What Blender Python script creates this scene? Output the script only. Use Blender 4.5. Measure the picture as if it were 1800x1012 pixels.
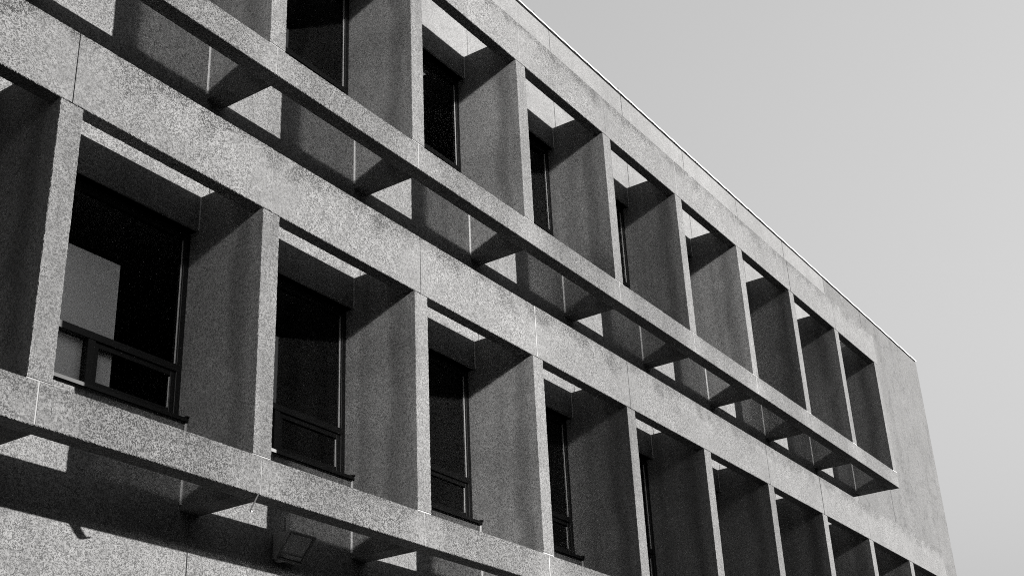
import bpy, bmesh, math, random
from mathutils import Vector, Matrix
random.seed(7)
SC = bpy.context.scene
COL = SC.collection
for o in list(bpy.data.objects):
    bpy.data.objects.remove(o)

# ------------------------------------------------------------------ camera
cam = bpy.data.cameras.new('camera')
cam_o = bpy.data.objects.new('camera', cam)
COL.objects.link(cam_o)
cam.sensor_fit = 'HORIZONTAL'
cam.sensor_width = 36.0
cam.lens = 46.02
cam.clip_end = 3000.0
R_RIGHT = Vector((0.5577, -0.8288, -0.0459)).normalized()
R_FWD = Vector((0.7588, 0.4868, 0.4330)).normalized()
R_RIGHT = (R_RIGHT - R_FWD * R_RIGHT.dot(R_FWD)).normalized()
R_UP = R_RIGHT.cross(R_FWD)
cam_o.matrix_world = Matrix((
    (R_RIGHT.x, R_UP.x, -R_FWD.x, -4.805),
    (R_RIGHT.y, R_UP.y, -R_FWD.y, -7.397),
    (R_RIGHT.z, R_UP.z, -R_FWD.z, 1.650),
    (0, 0, 0, 1)))
SC.camera = cam_o

# ------------------------------------------------------------------ sun and sky
SUN_TRAVEL = Vector((-1.45, 1.0, -0.403)).normalized()      # the way the light goes
TO_SUN = -SUN_TRAVEL
SUN_EL = math.asin(TO_SUN.z)
SUN_AZ = math.atan2(TO_SUN.x, TO_SUN.y)                     # clockwise from +Y
sun = bpy.data.lights.new('sun', 'SUN')
sun.energy = 5.0
sun.angle = math.radians(0.5)
sun.color = (1.0, 0.985, 0.965)
sun_o = bpy.data.objects.new('sun', sun)
COL.objects.link(sun_o)
sun_o.rotation_euler = SUN_TRAVEL.to_track_quat('-Z', 'Y').to_euler()
sun_o.location = TO_SUN * 60

world = bpy.data.worlds.new('World')
SC.world = world
world.use_nodes = True
wn = world.node_tree.nodes
wl = world.node_tree.links
wn.clear()
w_out = wn.new('ShaderNodeOutputWorld')
w_bg = wn.new('ShaderNodeBackground')
w_sky = wn.new('ShaderNodeTexSky')
w_sky.sky_type = 'NISHITA'
w_sky.sun_disc = False
w_sky.sun_elevation = SUN_EL
w_sky.sun_rotation = SUN_AZ
w_sky.altitude = 100
w_sky.air_density = 2.4
w_sky.dust_density = 1.0
w_sky.ozone_density = 1.0
w_bw = wn.new('ShaderNodeSeparateColor')                    # black and white film, most sensitive to blue
wl.new(w_sky.outputs[0], w_bw.inputs[0])
w_gm = wn.new('ShaderNodeGamma')                            # soft response of the film over the whole sky
w_gm.inputs['Gamma'].default_value = 0.6
wl.new(w_bw.outputs[2], w_gm.inputs['Color'])
wl.new(w_gm.outputs[0], w_bg.inputs['Color'])
w_bg.inputs['Strength'].default_value = 0.097
wl.new(w_bg.outputs[0], w_out.inputs['Surface'])

SC.view_settings.view_transform = 'Standard'
SC.view_settings.look = 'None'
SC.view_settings.gamma = 1.0
SC.view_settings.use_curve_mapping = False
SC.view_settings.exposure = 1.80

SC.render.engine = 'CYCLES'
cy = SC.cycles
cy.use_denoising = False          # the little noise that is left stands for the grain of the film
cy.max_bounces = 8
cy.diffuse_bounces = 4
cy.glossy_bounces = 4
cy.transparent_max_bounces = 8
cy.caustics_reflective = True
cy.caustics_refractive = False
cy.blur_glossy = 0.0
cy.sample_clamp_indirect = 0.6
cy.use_guiding = True
cy.use_surface_guiding = True
cy.guiding_training_samples = 128
cy.surface_guiding_probability = 0.7
cy.use_adaptive_sampling = False
cy.filter_width = 1.0

# ------------------------------------------------------------------ materials
def new_mat(name):
    m = bpy.data.materials.new(name)
    m.use_nodes = True
    nt = m.node_tree
    nt.nodes.clear()
    out = nt.nodes.new('ShaderNodeOutputMaterial')
    return m, nt, out

def nd(nt, t, **kw):
    n = nt.nodes.new(t)
    for k, v in kw.items():
        setattr(n, k, v)
    return n

def math_n(nt, op, a, b=None, c=None, clamp=False):
    n = nt.nodes.new('ShaderNodeMath')
    n.operation = op
    n.use_clamp = clamp
    for i, v in enumerate((a, b, c)):
        if v is None:
            continue
        if isinstance(v, (int, float)):
            n.inputs[i].default_value = v
        else:
            nt.links.new(v, n.inputs[i])
    return n.outputs[0]

def mapr(nt, v, a, b, c, d, smooth=False):
    n = nt.nodes.new('ShaderNodeMapRange')
    if smooth:
        n.interpolation_type = 'SMOOTHSTEP'
    nt.links.new(v, n.inputs['Value'])
    n.inputs['From Min'].default_value = a
    n.inputs['From Max'].default_value = b
    n.inputs['To Min'].default_value = c
    n.inputs['To Max'].default_value = d
    return n.outputs['Result']

def noise(nt, vec, scale, detail=2.0, rough=0.5):
    n = nt.nodes.new('ShaderNodeTexNoise')
    n.inputs['Scale'].default_value = scale
    n.inputs['Detail'].default_value = detail
    n.inputs['Roughness'].default_value = rough
    nt.links.new(vec, n.inputs['Vector'])
    return n.outputs['Fac']

def concrete(name, mean, coarse, fine, grain=85.0, top_dirt=0.0, dirt_h=0.6, streak=0.0, joint_pale=0.0, blotch=0.0, run=0.0):
    """Exposed-aggregate precast concrete: pebbles, cement matrix, weather stains."""
    m, nt, out = new_mat(name)
    L = nt.links
    geo = nd(nt, 'ShaderNodeNewGeometry')
    pos = geo.outputs['Position']
    tc = nd(nt, 'ShaderNodeTexCoord')
    vor = nd(nt, 'ShaderNodeTexVoronoi')
    vor.inputs['Scale'].default_value = grain
    L.new(pos, vor.inputs['Vector'])
    bw = nd(nt, 'ShaderNodeSeparateColor')
    L.new(vor.outputs['Color'], bw.inputs[0])
    cell = bw.outputs[0]
    vor2 = nd(nt, 'ShaderNodeTexVoronoi')
    vor2.inputs['Scale'].default_value = grain * 0.42
    L.new(pos, vor2.inputs['Vector'])
    bw2 = nd(nt, 'ShaderNodeSeparateColor')
    L.new(vor2.outputs['Color'], bw2.inputs[0])
    n_f = noise(nt, pos, grain * 2.2, 2.0, 0.7)
    n_m = noise(nt, pos, 7.0, 4.0, 0.6)
    n_l = noise(nt, pos, 1.3, 3.0, 0.55)
    # where the wash has bared more stone the speckle is stronger
    bare = mapr(nt, n_m, 0.35, 0.65, 0.65, 1.15)
    if joint_pale > 0:
        # cement-rich, smoother ends towards the joints of each casting
        so = nd(nt, 'ShaderNodeSeparateXYZ')
        L.new(tc.outputs['Object'], so.inputs[0])
        dj = math_n(nt, 'SUBTRACT', 1.0, math_n(nt, 'ABSOLUTE', math_n(nt, 'SUBTRACT', so.outputs['X'], 1.0)))
        dj = math_n(nt, 'ADD', dj, mapr(nt, n_l, 0.3, 0.7, -0.18, 0.18))
        mid = mapr(nt, dj, 0.05, 0.5, 0.0, 1.0, True)
        bare = math_n(nt, 'MULTIPLY', bare, mapr(nt, mid, 0, 1, 0.5, 1.1))
    s1 = math_n(nt, 'MULTIPLY', mapr(nt, cell, 0.22, 0.78, -coarse, coarse, True), bare)
    s2 = mapr(nt, bw2.outputs[0], 0, 1, -coarse * 0.42, coarse * 0.42)
    s3 = mapr(nt, n_f, 0.2, 0.8, -fine, fine)
    tot = math_n(nt, 'ADD', math_n(nt, 'ADD', s1, s2), s3)
    tot = math_n(nt, 'ADD', tot, 1.0)
    val = math_n(nt, 'MULTIPLY', tot, mean)
    val = math_n(nt, 'MULTIPLY', val, mapr(nt, n_l, 0.3, 0.7, 0.88, 1.1))
    val = math_n(nt, 'MULTIPLY', val, mapr(nt, n_m, 0.3, 0.7, 0.93, 1.06))
    if joint_pale > 0:
        val = math_n(nt, 'MULTIPLY', val, mapr(nt, mid, 0, 1, 1.0 + joint_pale, 1.0 - joint_pale * 0.4))
    if top_dirt > 0:
        # soot washed over the weathered top edge
        sx = nd(nt, 'ShaderNodeSeparateXYZ')
        L.new(tc.outputs['Object'], sx.inputs[0])
        h = math_n(nt, 'DIVIDE', sx.outputs['Z'], dirt_h)
        n_d = noise(nt, pos, 3.2, 4.0, 0.65)
        hh = math_n(nt, 'ADD', h, mapr(nt, n_d, 0.3, 0.7, -0.35, 0.3))
        d = mapr(nt, hh, 0.55, 1.08, 0.0, 1.0, True)
        d = math_n(nt, 'MULTIPLY', d, mapr(nt, cell, 0.15, 0.75, 1.5, 0.35))
        val = math_n(nt, 'MULTIPLY', val, math_n(nt, 'SUBTRACT', 1.0, math_n(nt, 'MULTIPLY', d, top_dirt)))
    if streak > 0:
        mp = nd(nt, 'ShaderNodeMapping')
        mp.inputs['Scale'].default_value = (3.0, 3.0, 0.22)
        L.new(pos, mp.inputs['Vector'])
        n_s = noise(nt, mp.outputs[0], 1.0, 4.0, 0.6)
        d = mapr(nt, n_s, 0.44, 0.72, 0.0, 1.0, True)
        val = math_n(nt, 'MULTIPLY', val, math_n(nt, 'SUBTRACT', 1.0, math_n(nt, 'MULTIPLY', d, streak)))
    if run > 0:
        # dark run where water drips off the back of the beam above
        sr = nd(nt, 'ShaderNodeSeparateXYZ')
        L.new(tc.outputs['Object'], sr.inputs[0])
        yy = math_n(nt, 'ADD', sr.outputs['Y'], mapr(nt, n_l, 0.3, 0.7, 0.46, 0.60))
        d = mapr(nt, math_n(nt, 'ABSOLUTE', yy), 0.02, 0.15, 1.0, 0.0, True)
        d = math_n(nt, 'MULTIPLY', d, mapr(nt, n_m, 0.3, 0.7, 0.6, 1.1))
        val = math_n(nt, 'MULTIPLY', val, math_n(nt, 'SUBTRACT', 1.0, math_n(nt, 'MULTIPLY', d, run)))
    if blotch > 0:
        # old damp marks: thin ragged outlines and runs
        n_b = noise(nt, pos, 0.9, 5.0, 0.62)
        line = math_n(nt, 'ABSOLUTE', math_n(nt, 'SUBTRACT', n_b, 0.5))
        d = math_n(nt, 'MULTIPLY', mapr(nt, line, 0.0, 0.035, 1.0, 0.0, True), mapr(nt, n_m, 0.4, 0.62, 0.0, 1.0, True))
        val = math_n(nt, 'MULTIPLY', val, math_n(nt, 'SUBTRACT', 1.0, math_n(nt, 'MULTIPLY', d, blotch)))
    val = math_n(nt, 'MAXIMUM', val, 0.02)
    comb = nd(nt, 'ShaderNodeCombineColor')
    for i in range(3):
        L.new(val, comb.inputs[i])
    bs = nd(nt, 'ShaderNodeBsdfPrincipled')
    L.new(comb.outputs[0], bs.inputs['Base Color'])
    bs.inputs['Roughness'].default_value = 0.92
    bs.inputs['Specular IOR Level'].default_value = 0.15
    bmp = nd(nt, 'ShaderNodeBump')
    bmp.inputs['Strength'].default_value = 0.25
    bmp.inputs['Distance'].default_value = 0.004
    hgt = math_n(nt, 'ADD', cell, math_n(nt, 'MULTIPLY', n_f, 0.7))
    L.new(hgt, bmp.inputs['Height'])
    L.new(bmp.outputs[0], bs.inputs['Normal'])
    L.new(bs.outputs[0], out.inputs['Surface'])
    return m

def plain(name, v, rough=0.6, spec=0.4, metal=0.0, var=0.12, scale=20.0):
    m, nt, out = new_mat(name)
    geo = nd(nt, 'ShaderNodeNewGeometry')
    n = noise(nt, geo.outputs['Position'], scale, 3.0, 0.6)
    val = mapr(nt, n, 0.25, 0.75, v * (1 - var), v * (1 + var))
    comb = nd(nt, 'ShaderNodeCombineColor')
    for i in range(3):
        nt.links.new(val, comb.inputs[i])
    bs = nd(nt, 'ShaderNodeBsdfPrincipled')
    nt.links.new(comb.outputs[0], bs.inputs['Base Color'])
    bs.inputs['Roughness'].default_value = rough
    bs.inputs['Specular IOR Level'].default_value = spec
    bs.inputs['Metallic'].default_value = metal
    nt.links.new(bs.outputs[0], out.inputs['Surface'])
    return m

def glass_mat(name, ior, tint, rough=0.0):
    m, nt, out = new_mat(name)
    fr = nd(nt, 'ShaderNodeFresnel')
    fr.inputs['IOR'].default_value = ior
    tr = nd(nt, 'ShaderNodeBsdfTransparent')
    tr.inputs['Color'].default_value = (tint, tint, tint, 1)
    gl = nd(nt, 'ShaderNodeBsdfGlossy')
    gl.inputs['Roughness'].default_value = rough
    gl.inputs['Color'].default_value = (0.9, 0.9, 0.9, 1)
    mx = nd(nt, 'ShaderNodeMixShader')
    nt.links.new(fr.outputs[0], mx.inputs[0])
    nt.links.new(tr.outputs[0], mx.inputs[1])
    nt.links.new(gl.outputs[0], mx.inputs[2])
    nt.links.new(mx.outputs[0], out.inputs['Surface'])
    return m

def coated_glass(name, refl, rough):
    """Sun-control curtain-wall glass: a mirror-like coat over a dark pane."""
    m, nt, out = new_mat(name)
    gl = nd(nt, 'ShaderNodeBsdfGlossy')
    gl.inputs['Roughness'].default_value = rough
    gl.inputs['Color'].default_value = (refl, refl, refl, 1)
    df = nd(nt, 'ShaderNodeBsdfDiffuse')
    df.inputs['Color'].default_value = (0.02, 0.02, 0.02, 1)
    ad = nd(nt, 'ShaderNodeAddShader')
    nt.links.new(gl.outputs[0], ad.inputs[0])
    nt.links.new(df.outputs[0], ad.inputs[1])
    nt.links.new(ad.outputs[0], out.inputs['Surface'])
    return m

M = {}
M['rail'] = concrete('rail_concrete', 0.080, 0.62, 0.45, grain=132, top_dirt=0.30, dirt_h=0.30, joint_pale=0.30)
M['beam'] = concrete('beam_concrete', 0.107, 0.43, 0.38, grain=125, top_dirt=0.62, dirt_h=0.60, joint_pale=0.04)
M['fin'] = concrete('fin_concrete', 0.105, 0.40, 0.34, grain=135, streak=0.30, run=0.38)
M['wall'] = concrete('wall_concrete', 0.120, 0.46, 0.40, grain=130, streak=0.20)
M['wall_upper'] = concrete('smooth_parapet_concrete', 0.134, 0.22, 0.25, grain=130, streak=0.10)
M['wall_end'] = concrete('weathered_end_wall_concrete', 0.078, 0.46, 0.40, grain=130, streak=0.16, blotch=0.45)
M['seal_corner'] = plain('pale_corner_sealant', 0.45, 0.7, 0.2)
M['seal_light'] = plain('pale_sealant', 0.17, 0.6, 0.2)
M['seal_dark'] = plain('open_joint_sealant', 0.035, 0.8, 0.1)
M['frame'] = plain('dark_bronze_aluminium', 0.008, 0.5, 0.2)
M['bead'] = plain('bare_aluminium_bead', 0.34, 0.5, 0.3)
M['glass'] = glass_mat('clear_window_glass', 1.04, 0.87)
m, nt, out = new_mat('dark_window_glass')
bs = nd(nt, 'ShaderNodeBsdfPrincipled')
bs.inputs['Base Color'].default_value = (0, 0, 0, 1)
bs.inputs['Roughness'].default_value = 0.03
bs.inputs['IOR'].default_value = 1.46
geo = nd(nt, 'ShaderNodeNewGeometry')
wob = nd(nt, 'ShaderNodeBump')                             # the slight waviness of old panes
wob.inputs['Strength'].default_value = 0.15
wob.inputs['Distance'].default_value = 0.01
nt.links.new(noise(nt, geo.outputs['Position'], 1.6, 1.0, 0.4), wob.inputs['Height'])
nt.links.new(wob.outputs[0], bs.inputs['Normal'])
nt.links.new(bs.outputs[0], out.inputs['Surface'])
M['glass_dark'] = m
M['coping'] = plain('pale_metal_coping', 0.34, 0.38, 0.5, metal=0.25, var=0.06)
M['gap_shade'] = plain('coping_gap_shade', 0.012, 0.9, 0.05)
M['ceiling'] = plain('room_ceiling', 0.14, 0.9, 0.1)
M['room'] = plain('room_wall', 0.16, 0.9, 0.1)
M['board'] = plain('pale_board', 0.88, 0.8, 0.1, var=0.05, scale=6)
M['lamp_body'] = plain('weathered_lamp_housing', 0.11, 0.5, 0.4)
M['lamp_glass'] = plain('dusty_lamp_glass', 0.36, 0.25, 0.6)
M['strap'] = plain('galvanised_strap', 0.35, 0.45, 0.5, metal=0.3)
M['asphalt'] = plain('asphalt', 0.04, 0.9, 0.2, var=0.3, scale=60)
M['pavement'] = plain('pavement_slab', 0.08, 0.9, 0.2, var=0.2, scale=12)
M['dark_brick'] = plain('dark_brick', 0.10, 0.9, 0.2, var=0.25, scale=8)
M['roofing'] = plain('roof_felt', 0.08, 0.9, 0.2)
M['coat_bright'] = coated_glass('reflective_coated_glass', 0.21, 0.09)
M['coat_strong'] = coated_glass('strongly_reflective_coated_glass', 0.34, 0.09)
M['coat_mid'] = coated_glass('half_reflective_coated_glass', 0.08, 0.09)
M['coat_dim'] = coated_glass('dull_coated_glass', 0.02, 0.2)

# ------------------------------------------------------------------ mesh helpers
def mesh_obj(name, bm, mat, parent=None, loc=None, bevel=0.0, seg=2):
    me = bpy.data.meshes.new(name)
    bm.normal_update()
    bmesh.ops.recalc_face_normals(bm, faces=bm.faces[:])
    bm.to_mesh(me)
    bm.free()
    me.materials.append(M[mat] if isinstance(mat, str) else mat)
    o = bpy.data.objects.new(name, me)
    COL.objects.link(o)
    if parent is not None:
        o.parent = parent
    if loc is not None:
        o.location = loc
    if bevel > 0:
        b = o.modifiers.new('edge', 'BEVEL')
        b.width = bevel
        b.segments = seg
        b.limit_method = 'ANGLE'
        b.angle_limit = math.radians(40)
    return o

def link_copy(src, parent, loc=None, mat=None):
    o = src.copy()
    COL.objects.link(o)
    o.parent = parent
    if loc is not None:
        o.location = loc
    return o

def add_box(bm, x0, x1, y0, y1, z0, z1):
    vs = [bm.verts.new(p) for p in ((x0, y0, z0), (x1, y0, z0), (x1, y1, z0), (x0, y1, z0),
                                    (x0, y0, z1), (x1, y0, z1), (x1, y1, z1), (x0, y1, z1))]
    for f in ((0, 3, 2, 1), (4, 5, 6, 7), (0, 1, 5, 4), (1, 2, 6, 5), (2, 3, 7, 6), (3, 0, 4, 7)):
        bm.faces.new([vs[i] for i in f])

def box_bm(*a):
    bm = bmesh.new()
    add_box(bm, *a)
    return bm

def prism_x(bm, pts, x0, x1):
    """extrude a (y, z) outline along x"""
    a = [bm.verts.new((x0, y, z)) for y, z in pts]
    b = [bm.verts.new((x1, y, z)) for y, z in pts]
    bm.faces.new(a[::-1])
    bm.faces.new(b)
    n = len(pts)
    for i in range(n):
        j = (i + 1) % n
        bm.faces.new((a[i], a[j], b[j], b[i]))

def rough_bar(bm, x0, x1, y0, y1, z0, z1, step=0.012, cut=0.005, amp=0.0035):
    """a cast bar along x; the faces are true, the chamfered arrises ragged from the bared aggregate"""
    n = max(2, int((x1 - x0) / step))
    prev = None
    for k in range(n + 1):
        x = x0 + (x1 - x0) * k / n
        c = [max(0.001, cut + random.uniform(-amp, amp)) for _ in range(8)]
        pts = ((y0, z0 + c[0]), (y0 + c[1], z0), (y1 - c[2], z0), (y1, z0 + c[3]),
               (y1, z1 - c[4]), (y1 - c[5], z1), (y0 + c[6], z1), (y0, z1 - c[7]))
        ring = [bm.verts.new((x, y, z)) for y, z in pts]
        if prev is None:
            bm.faces.new(ring[::-1])
        else:
            for j in range(8):
                bm.faces.new((prev[j], prev[(j + 1) % 8], ring[(j + 1) % 8], ring[j]))
        prev = ring
    bm.faces.new(prev)

def rough_fin(bm, pts, x0, x1, step=0.014, cut=0.005, amp=0.0035):
    """the fin outline extruded along x, its front arrises ragged like those of the bars"""
    (ya, za), (yb, zb) = pts[0], pts[1]
    n = int((zb - za) / step)
    zs = [za + (zb - za) * k / n for k in range(n + 1)]
    rc = lambda: max(0.001, cut + random.uniform(-amp, amp))
    fl = [bm.verts.new((x0 + rc(), ya, z)) for z in zs]
    fr = [bm.verts.new((x1 - rc(), ya, z)) for z in zs]
    sl = [bm.verts.new((x0, ya + rc(), z)) for z in zs]
    sr = [bm.verts.new((x1, ya + rc(), z)) for z in zs]
    for k in range(n):
        bm.faces.new((fl[k], fr[k], fr[k + 1], fl[k + 1]))
        bm.faces.new((sl[k], fl[k], fl[k + 1], sl[k + 1]))
        bm.faces.new((fr[k], sr[k], sr[k + 1], fr[k + 1]))
    rl = [bm.verts.new((x0, y, z)) for y, z in pts[2:]]
    rr = [bm.verts.new((x1, y, z)) for y, z in pts[2:]]
    bm.faces.new((sl + rl)[::-1])
    bm.faces.new(sr + rr)
    for i in range(len(rl) - 1):
        bm.faces.new((rl[i], rl[i + 1], rr[i + 1], rr[i]))
    bm.faces.new((sl[-1], fl[-1], fr[-1], sr[-1], rr[0], rl[0]))
    bm.faces.new((rl[-1], rr[-1], sr[0], fr[0], fl[0], sl[0]))

def tag(o, label=None, cat=None, group=None, kind=None):
    if label: o['label'] = label
    if cat: o['category'] = cat
    if group: o['group'] = group
    if kind: o['kind'] = kind
    return o

def empty(name, loc=(0, 0, 0)):
    o = bpy.data.objects.new(name, None)
    COL.objects.link(o)
    o.location = loc
    o.empty_display_size = 0.3
    return o

# ------------------------------------------------------------------ setting
g = mesh_obj('ground', box_bm(-900, 900, -900, 900, -0.6, 0.0), 'asphalt')
tag(g, kind='structure')
pv = mesh_obj('pavement', box_bm(-60, 60, -4.2, 0.3, -0.3, 0.13), 'pavement', bevel=0.02)
tag(pv, kind='structure')

# ------------------------------------------------------------------ the concrete building
BAY = 2.0
FH = 0.0992                    # half thickness of a fin
YF = -0.739                    # front plane of the frames
YB = -0.609                    # back of the head beams
YR = -0.579                    # back of the sill rails
FIRST = -4
STOREYS = [
    # rail bottom, rail top, beam bottom, beam top, top of fin, window sill, window head, last fin
    dict(rb=4.541, rt=4.8355, bb=6.927, bt=7.523, ft=7.276, sill=5.262, head=6.945, last=10),
    dict(rb=8.2735, rt=8.5617, bb=10.657, bt=11.236, ft=11.006, sill=8.995, head=10.685, last=9),
]
X_LEFT = FIRST * BAY - 0.6
X_RIGHT = 23.65
Z_TOP = 12.652
bld = empty('concrete_building', (8, 0, 0))
tag(bld, 'brutalist concrete office block with projecting egg crate frames of beams and fins around its windows', 'building')
BO = Vector((-8, 0, 0))        # the parts are laid out in world metres

def P(x, y, z):
    return Vector((x, y, z)) + BO

J = 0.0045                      # half a joint
beam_me = {}
for s, S in enumerate(STOREYS):
    # sill rails and head beams, one casting per bay, jointed on the fin centres
    for kind in ('rail', 'beam'):
        z0, z1 = (S['rb'], S['rt']) if kind == 'rail' else (S['bb'], S['bt'])
        yb = YR if kind == 'rail' else YB
        src = None
        for i in range(FIRST, S['last']):
            x0 = i * BAY + (J if i > FIRST else -FH)
            x1 = (i + 1) * BAY - (J if i + 1 < S['last'] else -FH)
            regular = FIRST < i < S['last'] - 1
            dy = random.uniform(-0.0025, 0.0025)
            dz = random.uniform(-0.002, 0.002)
            if regular and src is not None:
                o = link_copy(src, bld, P(i * BAY, dy, z0 + dz))
            else:
                bm = bmesh.new()
                rough_bar(bm, x0 - i * BAY, x1 - i * BAY, YF, yb, 0, z1 - z0)
                o = mesh_obj(kind, bm, kind, bld, P(i * BAY, dy, z0 + dz))
                if regular:
                    src = o
            # sealant in the joint at the left end
            if i > FIRST:
                pale = kind == 'rail' or i in ((1, 3, 5), (3, 5, 6))[s]
                rec = 0.0012 if pale else 0.03
                bm = box_bm(-J - 0.003, J + 0.003, YF + rec, yb - 0.004, 0.006, z1 - z0 - 0.006)
                so = mesh_obj('joint_sealant', bm, 'seal_light' if pale else 'seal_dark', o, (0, 0, 0))
    # fins
    pts = [(YF, S['rt'] + 0.010), (YF, S['bb'] - 0.007), (YB + 0.004, S['bb'] - 0.007), (YB + 0.004, S['ft']),
           (-0.002, S['ft']), (-0.002, S['head']), (0.17, S['head']), (0.17, S['sill']), (-0.002, S['sill']),
           (-0.002, S['rb'] + 0.005), (YR + 0.003, S['rb'] + 0.005), (YR + 0.003, S['rt'] + 0.010)]
    src = None
    for i in range(FIRST, S['last'] + 1):
        loc = P(i * BAY, random.uniform(-0.0015, 0.0015), 0)
        if i in (FIRST, S['last']):            # the frame is closed by a fin of full height at its ends
            bm = bmesh.new()
            rough_fin(bm, [(y, S['bt'] - 0.006 if z == S['ft'] else z) for y, z in pts], -FH, FH)
            o = mesh_obj('fin', bm, 'fin', bld, loc)
        elif src is None:
            bm = bmesh.new()
            rough_fin(bm, pts, -FH, FH)
            src = o = mesh_obj('fin', bm, 'fin', bld, loc)
        else:
            o = link_copy(src, bld, loc)
        # bedding sealant between the fin and the rail below and the beam above
        bm = box_bm(-FH + 0.004, FH - 0.004, YF + 0.005, YR - 0.01, S['rt'] - 0.001, S['rt'] + 0.0115)
        mesh_obj('bedding_sealant', bm, 'seal_light', o)
        # sealant down both inner corners against the spandrel and the head panel
        for za, zb in ((S['rb'] + 0.05, S['sill'] - 0.01), (S['head'] + 0.01, S['ft'] - 0.004)):
            for sg in (-1, 1):
                bm = bmesh.new()
                xa, xb = sorted((sg * (FH - 0.002), sg * (FH + 0.010)))
                prism_x(bm, [(-0.016, za), (-0.016, zb), (0.0, zb), (0.0, za)], xa, xb)
                mesh_obj('corner_sealant', bm, 'seal_corner', o)
    # head panels: the lintel over each window, a finger proud of the wall
    src = None
    for i in range(FIRST, S['last']):
        loc = P(i * BAY, 0, 0)
        if src is None:
            bm = box_bm(FH + 0.003, BAY - FH - 0.003, -0.012, 0.10, S['head'], S['ft'])
            src = mesh_obj('lintel', bm, 'wall', bld, loc, bevel=0.004)
        else:
            link_copy(src, bld, loc)

# wall panels between the joints, band by band
BANDS = [(0.13, STOREYS[0]['sill']), (STOREYS[0]['head'], STOREYS[1]['sill']), (STOREYS[1]['head'], Z_TOP)]
def wall_panel(x0, x1, z0, z1, joint=True, mat='wall'):
    o = mesh_obj('wall_panel', box_bm(0, x1 - x0, 0.0, 0.30, 0, z1 - z0), mat, bld, P(x0, random.uniform(0, 0.002), z0), bevel=0.004)
    if joint:
        mesh_obj('joint_sealant', box_bm(-0.013, 0.001, 0.006, 0.28, 0.002, z1 - z0 - 0.002), 'seal_light', o)
    return o
for b, (z0, z1) in enumerate(BANDS):
    edges = [X_LEFT] + [i * BAY for i in range(FIRST + 1, 10)]
    for a, c in zip(edges[:-1], edges[1:]):
        wall_panel(a + (J if a > X_LEFT else 0), c - J, z0, z1, a > X_LEFT, 'wall_upper' if b == 2 else 'wall')
# beside the frames the panels run the full height
wall_panel(18 + J, 20 - J, 0.13, STOREYS[0]['sill'])
wall_panel(18 + J, 20 - J, STOREYS[0]['head'], Z_TOP, True, 'wall_end')
wall_panel(20 + J, X_RIGHT, 0.13, Z_TOP, True, 'wall_end')
for S in STOREYS:
    wall_panel(X_LEFT, FIRST * BAY - FH, S['sill'] + 0.004, S['head'] - 0.004, False)
# the building's own depth: gable walls, back wall, roof, floors, ceilings
DEPTH = 14.0
mesh_obj('gable_wall', box_bm(X_RIGHT - 0.3, X_RIGHT - 0.003, 0.305, DEPTH, 0.0, Z_TOP - 0.004), 'wall', bld, BO)
mesh_obj('gable_wall', box_bm(X_LEFT + 0.003, X_LEFT + 0.3, 0.305, DEPTH, 0.0, Z_TOP - 0.004), 'wall', bld, BO)
mesh_obj('back_wall', box_bm(X_LEFT + 0.31, X_RIGHT - 0.31, DEPTH - 0.3, DEPTH - 0.01, 0.0, Z_TOP - 0.01), 'wall', bld, BO)
mesh_obj('roof', box_bm(X_LEFT + 0.31, X_RIGHT - 0.31, 0.31, DEPTH - 0.31, 11.9, 12.2), 'roofing', bld, BO)
for S in STOREYS:
    mesh_obj('ceiling', box_bm(X_LEFT + 0.31, X_RIGHT - 0.31, 0.31, 6.0, S['head'] + 0.15, S['head'] + 0.30), 'ceiling', bld, BO)
    mesh_obj('floor_slab', box_bm(X_LEFT + 0.31, X_RIGHT - 0.31, 0.31, 6.0, S['sill'] - 0.9, S['sill'] - 0.7), 'room', bld, BO)
    mesh_obj('room_wall', box_bm(X_LEFT + 0.31, X_RIGHT - 0.31, 6.0, 6.2, S['sill'] - 0.9, S['head'] + 0.25), 'room', bld, BO)
    for i in range(FIRST, S['last'] + 1, 3):
        mesh_obj('room_wall', box_bm(i * BAY - 0.06, i * BAY + 0.06, 0.31, 6.0, S['sill'] - 0.69, S['head'] + 0.145), 'room', bld, BO)
# coping
mesh_obj('coping_gap_shade', box_bm(X_LEFT + 0.01, X_RIGHT - 0.01, 0.02, 0.30, Z_TOP + 0.001, Z_TOP + 0.032), 'gap_shade', bld, BO)  # strip coloured near-black to paint in the shadow line under the coping
src = None
xs = X_LEFT
while xs < X_RIGHT - 0.01:
    xe = min(xs + 3.0, X_RIGHT + 0.012)
    mesh_obj('coping', box_bm(0, xe - xs - 0.004, -0.014, 0.34, 0, 0.022), 'coping', bld, P(xs, 0, Z_TOP + 0.031), bevel=0.004)
    xs += 3.0

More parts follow.
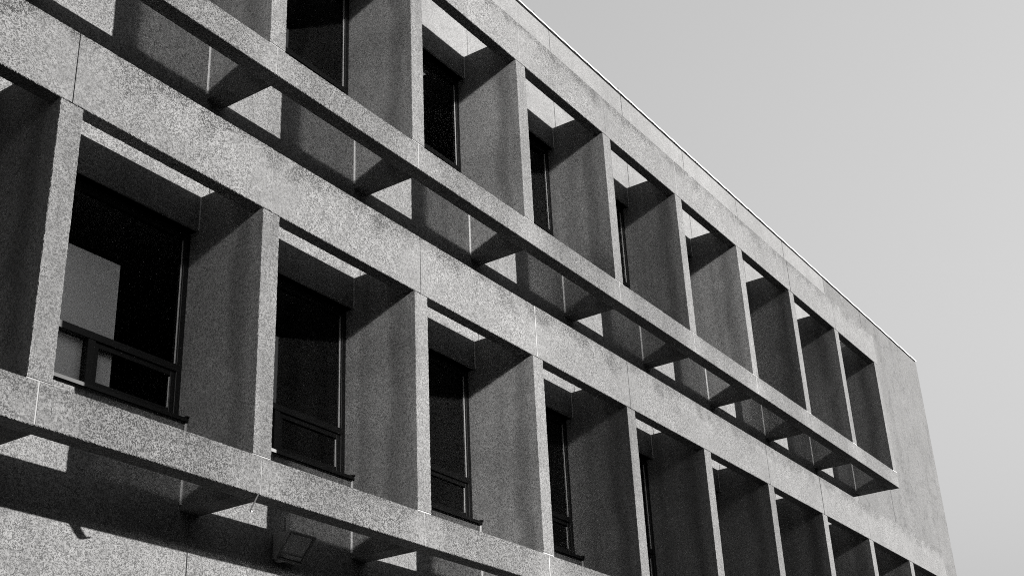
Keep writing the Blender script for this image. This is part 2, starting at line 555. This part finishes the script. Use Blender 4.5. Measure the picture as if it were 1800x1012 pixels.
# windows
def make_window(S, parent, loc, glass='glass_dark'):
    """dark metal window filling a bay between two fins: fixed light over a narrow and a wide lower light"""
    x0, x1 = FH + 0.001, BAY - FH - 0.001
    z0, z1 = S['sill'] + 0.024, S['head'] - 0.002
    ty = z0 + 0.405
    mxc = 1.008
    bm = bmesh.new()
    a, b = 0.085, 0.150                        # frame depth
    add_box(bm, x0, x0 + 0.055, a, b, z0, z1)
    add_box(bm, x1 - 0.055, x1, a, b, z0, z1)
    add_box(bm, x0 + 0.055, x1 - 0.055, a, b, z1 - 0.055, z1)
    add_box(bm, x0 + 0.055, x1 - 0.055, a, b, z0, z0 + 0.045)
    add_box(bm, x0 + 0.055, x1 - 0.055, a - 0.006, b, ty, ty + 0.060)
    add_box(bm, mxc - 0.034, mxc + 0.034, a - 0.004, b, z0 + 0.045, ty)
    fr = mesh_obj('window', bm, 'frame', parent, loc, bevel=0.003, seg=1)
    # opening sash in the wide lower light
    bm = bmesh.new()
    sx0, sx1, sz0, sz1 = mxc + 0.036, x1 - 0.057, z0 + 0.047, ty - 0.002
    for q in ((sx0, sx0 + 0.042, sz0, sz1), (sx1 - 0.042, sx1, sz0, sz1),
              (sx0 + 0.042, sx1 - 0.042, sz1 - 0.042, sz1), (sx0 + 0.042, sx1 - 0.042, sz0, sz0 + 0.042)):
        add_box(bm, q[0], q[1], a + 0.012, b - 0.01, q[2], q[3])
    mesh_obj('sash', bm, 'frame', fr, bevel=0.003, seg=1)
    for q in ((x0 + 0.05, x1 - 0.05, ty + 0.055, z1 - 0.05), (x0 + 0.05, mxc - 0.03, z0 + 0.04, ty + 0.003),
              (sx0 + 0.038, sx1 - 0.038, sz0 + 0.038, sz1 - 0.038)):
        mesh_obj('pane', box_bm(q[0], q[1], 0.116, 0.119, q[2], q[3]), glass, fr)
    # bare metal glazing beads on the right-hand jambs
    mesh_obj('glazing_bead', box_bm(x1 - 0.062, x1 - 0.0555, 0.104, 0.114, ty + 0.075, z1 - 0.065), 'bead', fr)
    mesh_obj('glazing_bead', box_bm(sx1 - 0.049, sx1 - 0.0425, 0.106, 0.114, sz0 + 0.05, sz1 - 0.05), 'bead', fr)
    # pale draught strip on the bottom rail
    mesh_obj('draught_strip', box_bm(x0 + 0.06, mxc - 0.12, 0.079, 0.0845, z0 + 0.024, z0 + 0.031), 'bead', fr)
    # sill flashing with turned-up ends
    bm = bmesh.new()
    add_box(bm, x0 + 0.002, x1 - 0.002, -0.030, 0.084, S['sill'] - 0.001, S['sill'] + 0.022)
    add_box(bm, x0 + 0.002, x1 - 0.002, -0.034, -0.0305, S['sill'] - 0.012, S['sill'] + 0.018)
    for xx in (x0 + 0.002, x1 - 0.032):
        add_box(bm, xx, xx + 0.030, -0.045, -0.005, S['sill'] + 0.0225, S['sill'] + 0.034)
    mesh_obj('sill_flashing', bm, 'frame', fr, bevel=0.003, seg=1)
    return fr

for S in STOREYS:
    first = None
    for i in range(FIRST, S['last']):
        loc = P(i * BAY, 0, 0)
        if (i, S['last']) in ((0, 10), (2, 9)):          # rooms one can see into
            make_window(S, bld, loc, 'glass')
        elif first is None:
            first = make_window(S, bld, loc)
        else:
            w = link_copy(first, bld, loc)
            for ch in first.children:
                link_copy(ch, w)

# ------------------------------------------------------------------ things in and on the building
def board(x0, x1, z0, z1, label):
    o = mesh_obj('board', box_bm(x0 - x1, 0, 0, 0.012, 0, z1 - z0), 'board', None, (x1, 0.156, z0), bevel=0.002, seg=1)
    tag(o, label, 'board')
    return o
board(0.25, 1.262, 5.30, 6.430, 'large pale board behind the big lower left window, seen in both its panes')
# ceiling light just inside one upper window
m, nt, out = new_mat('ceiling_light_diffuser')
em = nd(nt, 'ShaderNodeEmission')
em.inputs['Color'].default_value = (1, 1, 1, 1)
em.inputs['Strength'].default_value = 0.06  # faint glow stands in for light reflected by the pale diffuser
nt.links.new(em.outputs[0], out.inputs['Surface'])
M['diffuser'] = m
cl = empty('ceiling_light', (5.41, 0.95, 10.834))
tag(cl, 'pale square ceiling light, its reflected light put in as a faint glow, glimpsed at the top of the second upper window', 'ceiling light')
mesh_obj('diffuser', box_bm(-0.27, 0.27, -0.56, 0.56, -0.028, -0.016), 'diffuser', cl)
mesh_obj('frame', box_bm(-0.30, 0.30, -0.60, 0.60, -0.015, 0.0), 'frame', cl)

# floodlight under the lower rail
fl = empty('floodlight', (3.03, 0, 4.45))
tag(fl, 'dark boxy floodlight fixed to the shaded wall under the lowest rail', 'floodlight')
bm = bmesh.new()
add_box(bm, -0.12, 0.13, -0.03, -0.001, -0.095, 0.125)
mesh_obj('back_plate', bm, 'lamp_body', fl, bevel=0.006)
bm = bmesh.new()                       # housing: deep at the top, sloping lens face
prism_x(bm, [(-0.03, 0.115), (-0.215, 0.105), (-0.055, -0.085), (-0.03, -0.085)], -0.150, 0.150)
mesh_obj('housing', bm, 'lamp_body', fl, bevel=0.010)
bm = bmesh.new()                       # rim round the lens
n = Vector((0, -0.19, -0.075)).normalized()
def lens_pt(u, v, d):
    a = Vector((0, -0.215, 0.105)); b = Vector((0, -0.055, -0.085))
    p = a.lerp(b, v)
    nn = Vector((0, -0.765, -0.644))
    p = p + nn * d
    return (u, p.y, p.z)
def lens_box(bm, u0, u1, v0, v1, d0, d1):
    c = [bm.verts.new(lens_pt(u, v, d)) for d in (d0, d1) for (u, v) in ((u0, v0), (u1, v0), (u1, v1), (u0, v1))]
    for f in ((0, 3, 2, 1), (4, 5, 6, 7), (0, 1, 5, 4), (1, 2, 6, 5), (2, 3, 7, 6), (3, 0, 4, 7)):
        bm.faces.new([c[k] for k in f])
for q in ((-0.157, 0.157, -0.03, 0.08), (-0.157, 0.157, 0.94, 1.03), (-0.157, -0.135, 0.081, 0.939), (0.135, 0.157, 0.081, 0.939)):
    lens_box(bm, *q, 0.001, 0.026)
mesh_obj('lens_rim', bm, 'lamp_body', fl, bevel=0.004, seg=1)
bm = bmesh.new()
lens_box(bm, -0.134, 0.134, 0.082, 0.938, 0.002, 0.012)
mesh_obj('lens', bm, 'lamp_glass', fl, bevel=0.003)
bm = bmesh.new()
lens_box(bm, -0.128, 0.128, 0.78, 0.91, 0.0125, 0.018)
mesh_obj('reflector_edge', bm, 'bead', fl)
mesh_obj('conduit', box_bm(0.02, 0.05, -0.022, -0.001, 0.126, 0.30), 'lamp_body', fl, bevel=0.006)
mesh_obj('hinge', box_bm(-0.12, -0.06, -0.10, -0.03, -0.115, -0.0955), 'lamp_body', fl, bevel=0.004)

# loose strap hanging from the joint of the lowest rail
bm = bmesh.new()
path = [Vector((1.992, -0.728, 4.556)), Vector((1.990, -0.715, 4.535)), Vector((1.985, -0.690, 4.490)), Vector((1.982, -0.665, 4.450)),
        Vector((1.985, -0.657, 4.437)), Vector((1.997, -0.652, 4.434)), Vector((2.007, -0.650, 4.442))]
wdir = Vector((0.62, 0.76, 0.18)).normalized()
prev = None
for k, p in enumerate(path):
    t = (path[min(k + 1, len(path) - 1)] - path[max(k - 1, 0)]).normalized()
    th = t.cross(wdir).normalized() * 0.0045
    wv = wdir * 0.022
    ring = [bm.verts.new(p + a * wv + b * th) for a, b in ((-1, -1), (1, -1), (1, 1), (-1, 1))]
    if prev:
        for j in range(4):
            bm.faces.new((prev[j], prev[(j + 1) % 4], ring[(j + 1) % 4], ring[j]))
    else:
        bm.faces.new(ring[::-1])
    prev = ring
bm.faces.new(prev)
o = mesh_obj('strap', bm, 'strap')
tag(o, 'short bent strap dangling from the joint of the lowest rail', 'strap')

# little rods on the parapet
for k, (x, lab) in enumerate(((7.68, 'tiny rod standing on the roof edge, the one nearer the top of the picture'),
                              (10.0, 'tiny rod standing on the roof edge, the one lower along the slope'))):
    bm = bmesh.new()
    bmesh.ops.create_cone(bm, cap_ends=True, segments=8, radius1=0.007, radius2=0.004, depth=0.10)
    bmesh.ops.translate(bm, verts=bm.verts[:], vec=(0, 0, 0.05))
    o = mesh_obj('roof_rod', bm, 'frame', None, (x, 0.03, Z_TOP + 0.052))
    tag(o, lab, 'rod', 'rods on the roof edge')

# ------------------------------------------------------------------ neighbours outside the frame
# glazed office block standing at a right angle on the left: its coated panes throw the low sun back onto the fins
MX = -12.0
gb = empty('glass_building', (MX - 6, -17, 0))
tag(gb, 'glass curtain wall office block at right angles to the concrete building', 'building')
GO = Vector((-(MX - 6), 17, 0))
mesh_obj('core', box_bm(MX - 12, MX - 0.20, -29.5, -7.0, 0, 24.5), 'dark_brick', gb, GO)
nrm = Vector((1.0, 0.0157, 0.0116)).normalized()
rq = Vector((1, 0, 0)).rotation_difference(nrm)
SH = 3.5
def yc(i):
    return -(-MX + 2 * i - 0.1) / 1.363 - 0.36
CW = 2 / 1.363
pane_me = {}
def coat(i, r):
    if r < 2:
        return 'coat_dim'
    if r <= 3:
        if i >= 9: return 'coat_mid'
        if i >= 4: return 'coat_dim'
        if i <= 0 and r == 2: return 'coat_dim'
        if i == 1 and r == 2: return 'coat_mid'
        if i == 3: return 'coat_strong'
        return 'coat_bright'
    return {3: 'coat_strong', 5: 'coat_mid', 6: 'coat_strong', 7: 'coat_dim', 8: 'coat_mid', 9: 'coat_mid', 10: 'coat_dim', 11: 'coat_dim'}.get(i, 'coat_bright')
for i in range(-1, 12):
    for r in range(0, 7):
        mk = coat(i, r)
        key = mk
        loc = Vector((MX, yc(i), r * SH + SH / 2)) + GO
        if key not in pane_me:
            o = mesh_obj('pane', box_bm(-0.02, 0, -CW / 2 + 0.03, CW / 2 - 0.03, -SH / 2 + 0.05, SH / 2 - 0.05), mk, gb, loc)
            pane_me[key] = o
        else:
            o = link_copy(pane_me[key], gb, loc)
        o.rotation_mode = 'QUATERNION'
        o.rotation_quaternion = rq
for i in range(-1, 13):
    y = yc(i) + CW / 2
    mesh_obj('mullion', box_bm(MX - 0.19, MX + 0.01, y - 0.025, y + 0.025, 0, 24.5), 'frame', gb, GO)
for r in range(0, 8):
    mesh_obj('transom', box_bm(MX - 0.18, MX - 0.03, yc(12) + CW / 2 + .03, yc(-1) + CW / 2 - .03, r * SH - 0.04 + 0.041, r * SH + 0.04), 'frame', gb, GO)

# unseen low block, added across the street to keep skylight off the facade
ob = empty('skylight_blocker', (10, -34, 0))
tag(ob, 'unseen low dark block added across the street to hold back skylight', 'building')
OO = Vector((-10, 34, 0))
mesh_obj('wall', box_bm(-45, 75, -42, -26, 0, 12.0), 'dark_brick', ob, OO)
mesh_obj('roof', box_bm(-45.3, 75.3, -42.3, -25.7, 12.001, 12.3), 'roofing', ob, OO)
src = None
for r in range(3):
    for k in range(30):
        loc = Vector((-42 + k * 4, -26, 1.2 + r * 3.7)) + OO
        if src is None:
            src = mesh_obj('window', box_bm(0, 1.6, 0.002, 0.05, 0, 1.9), 'frame', ob, loc)
        else:
            link_copy(src, ob, loc)
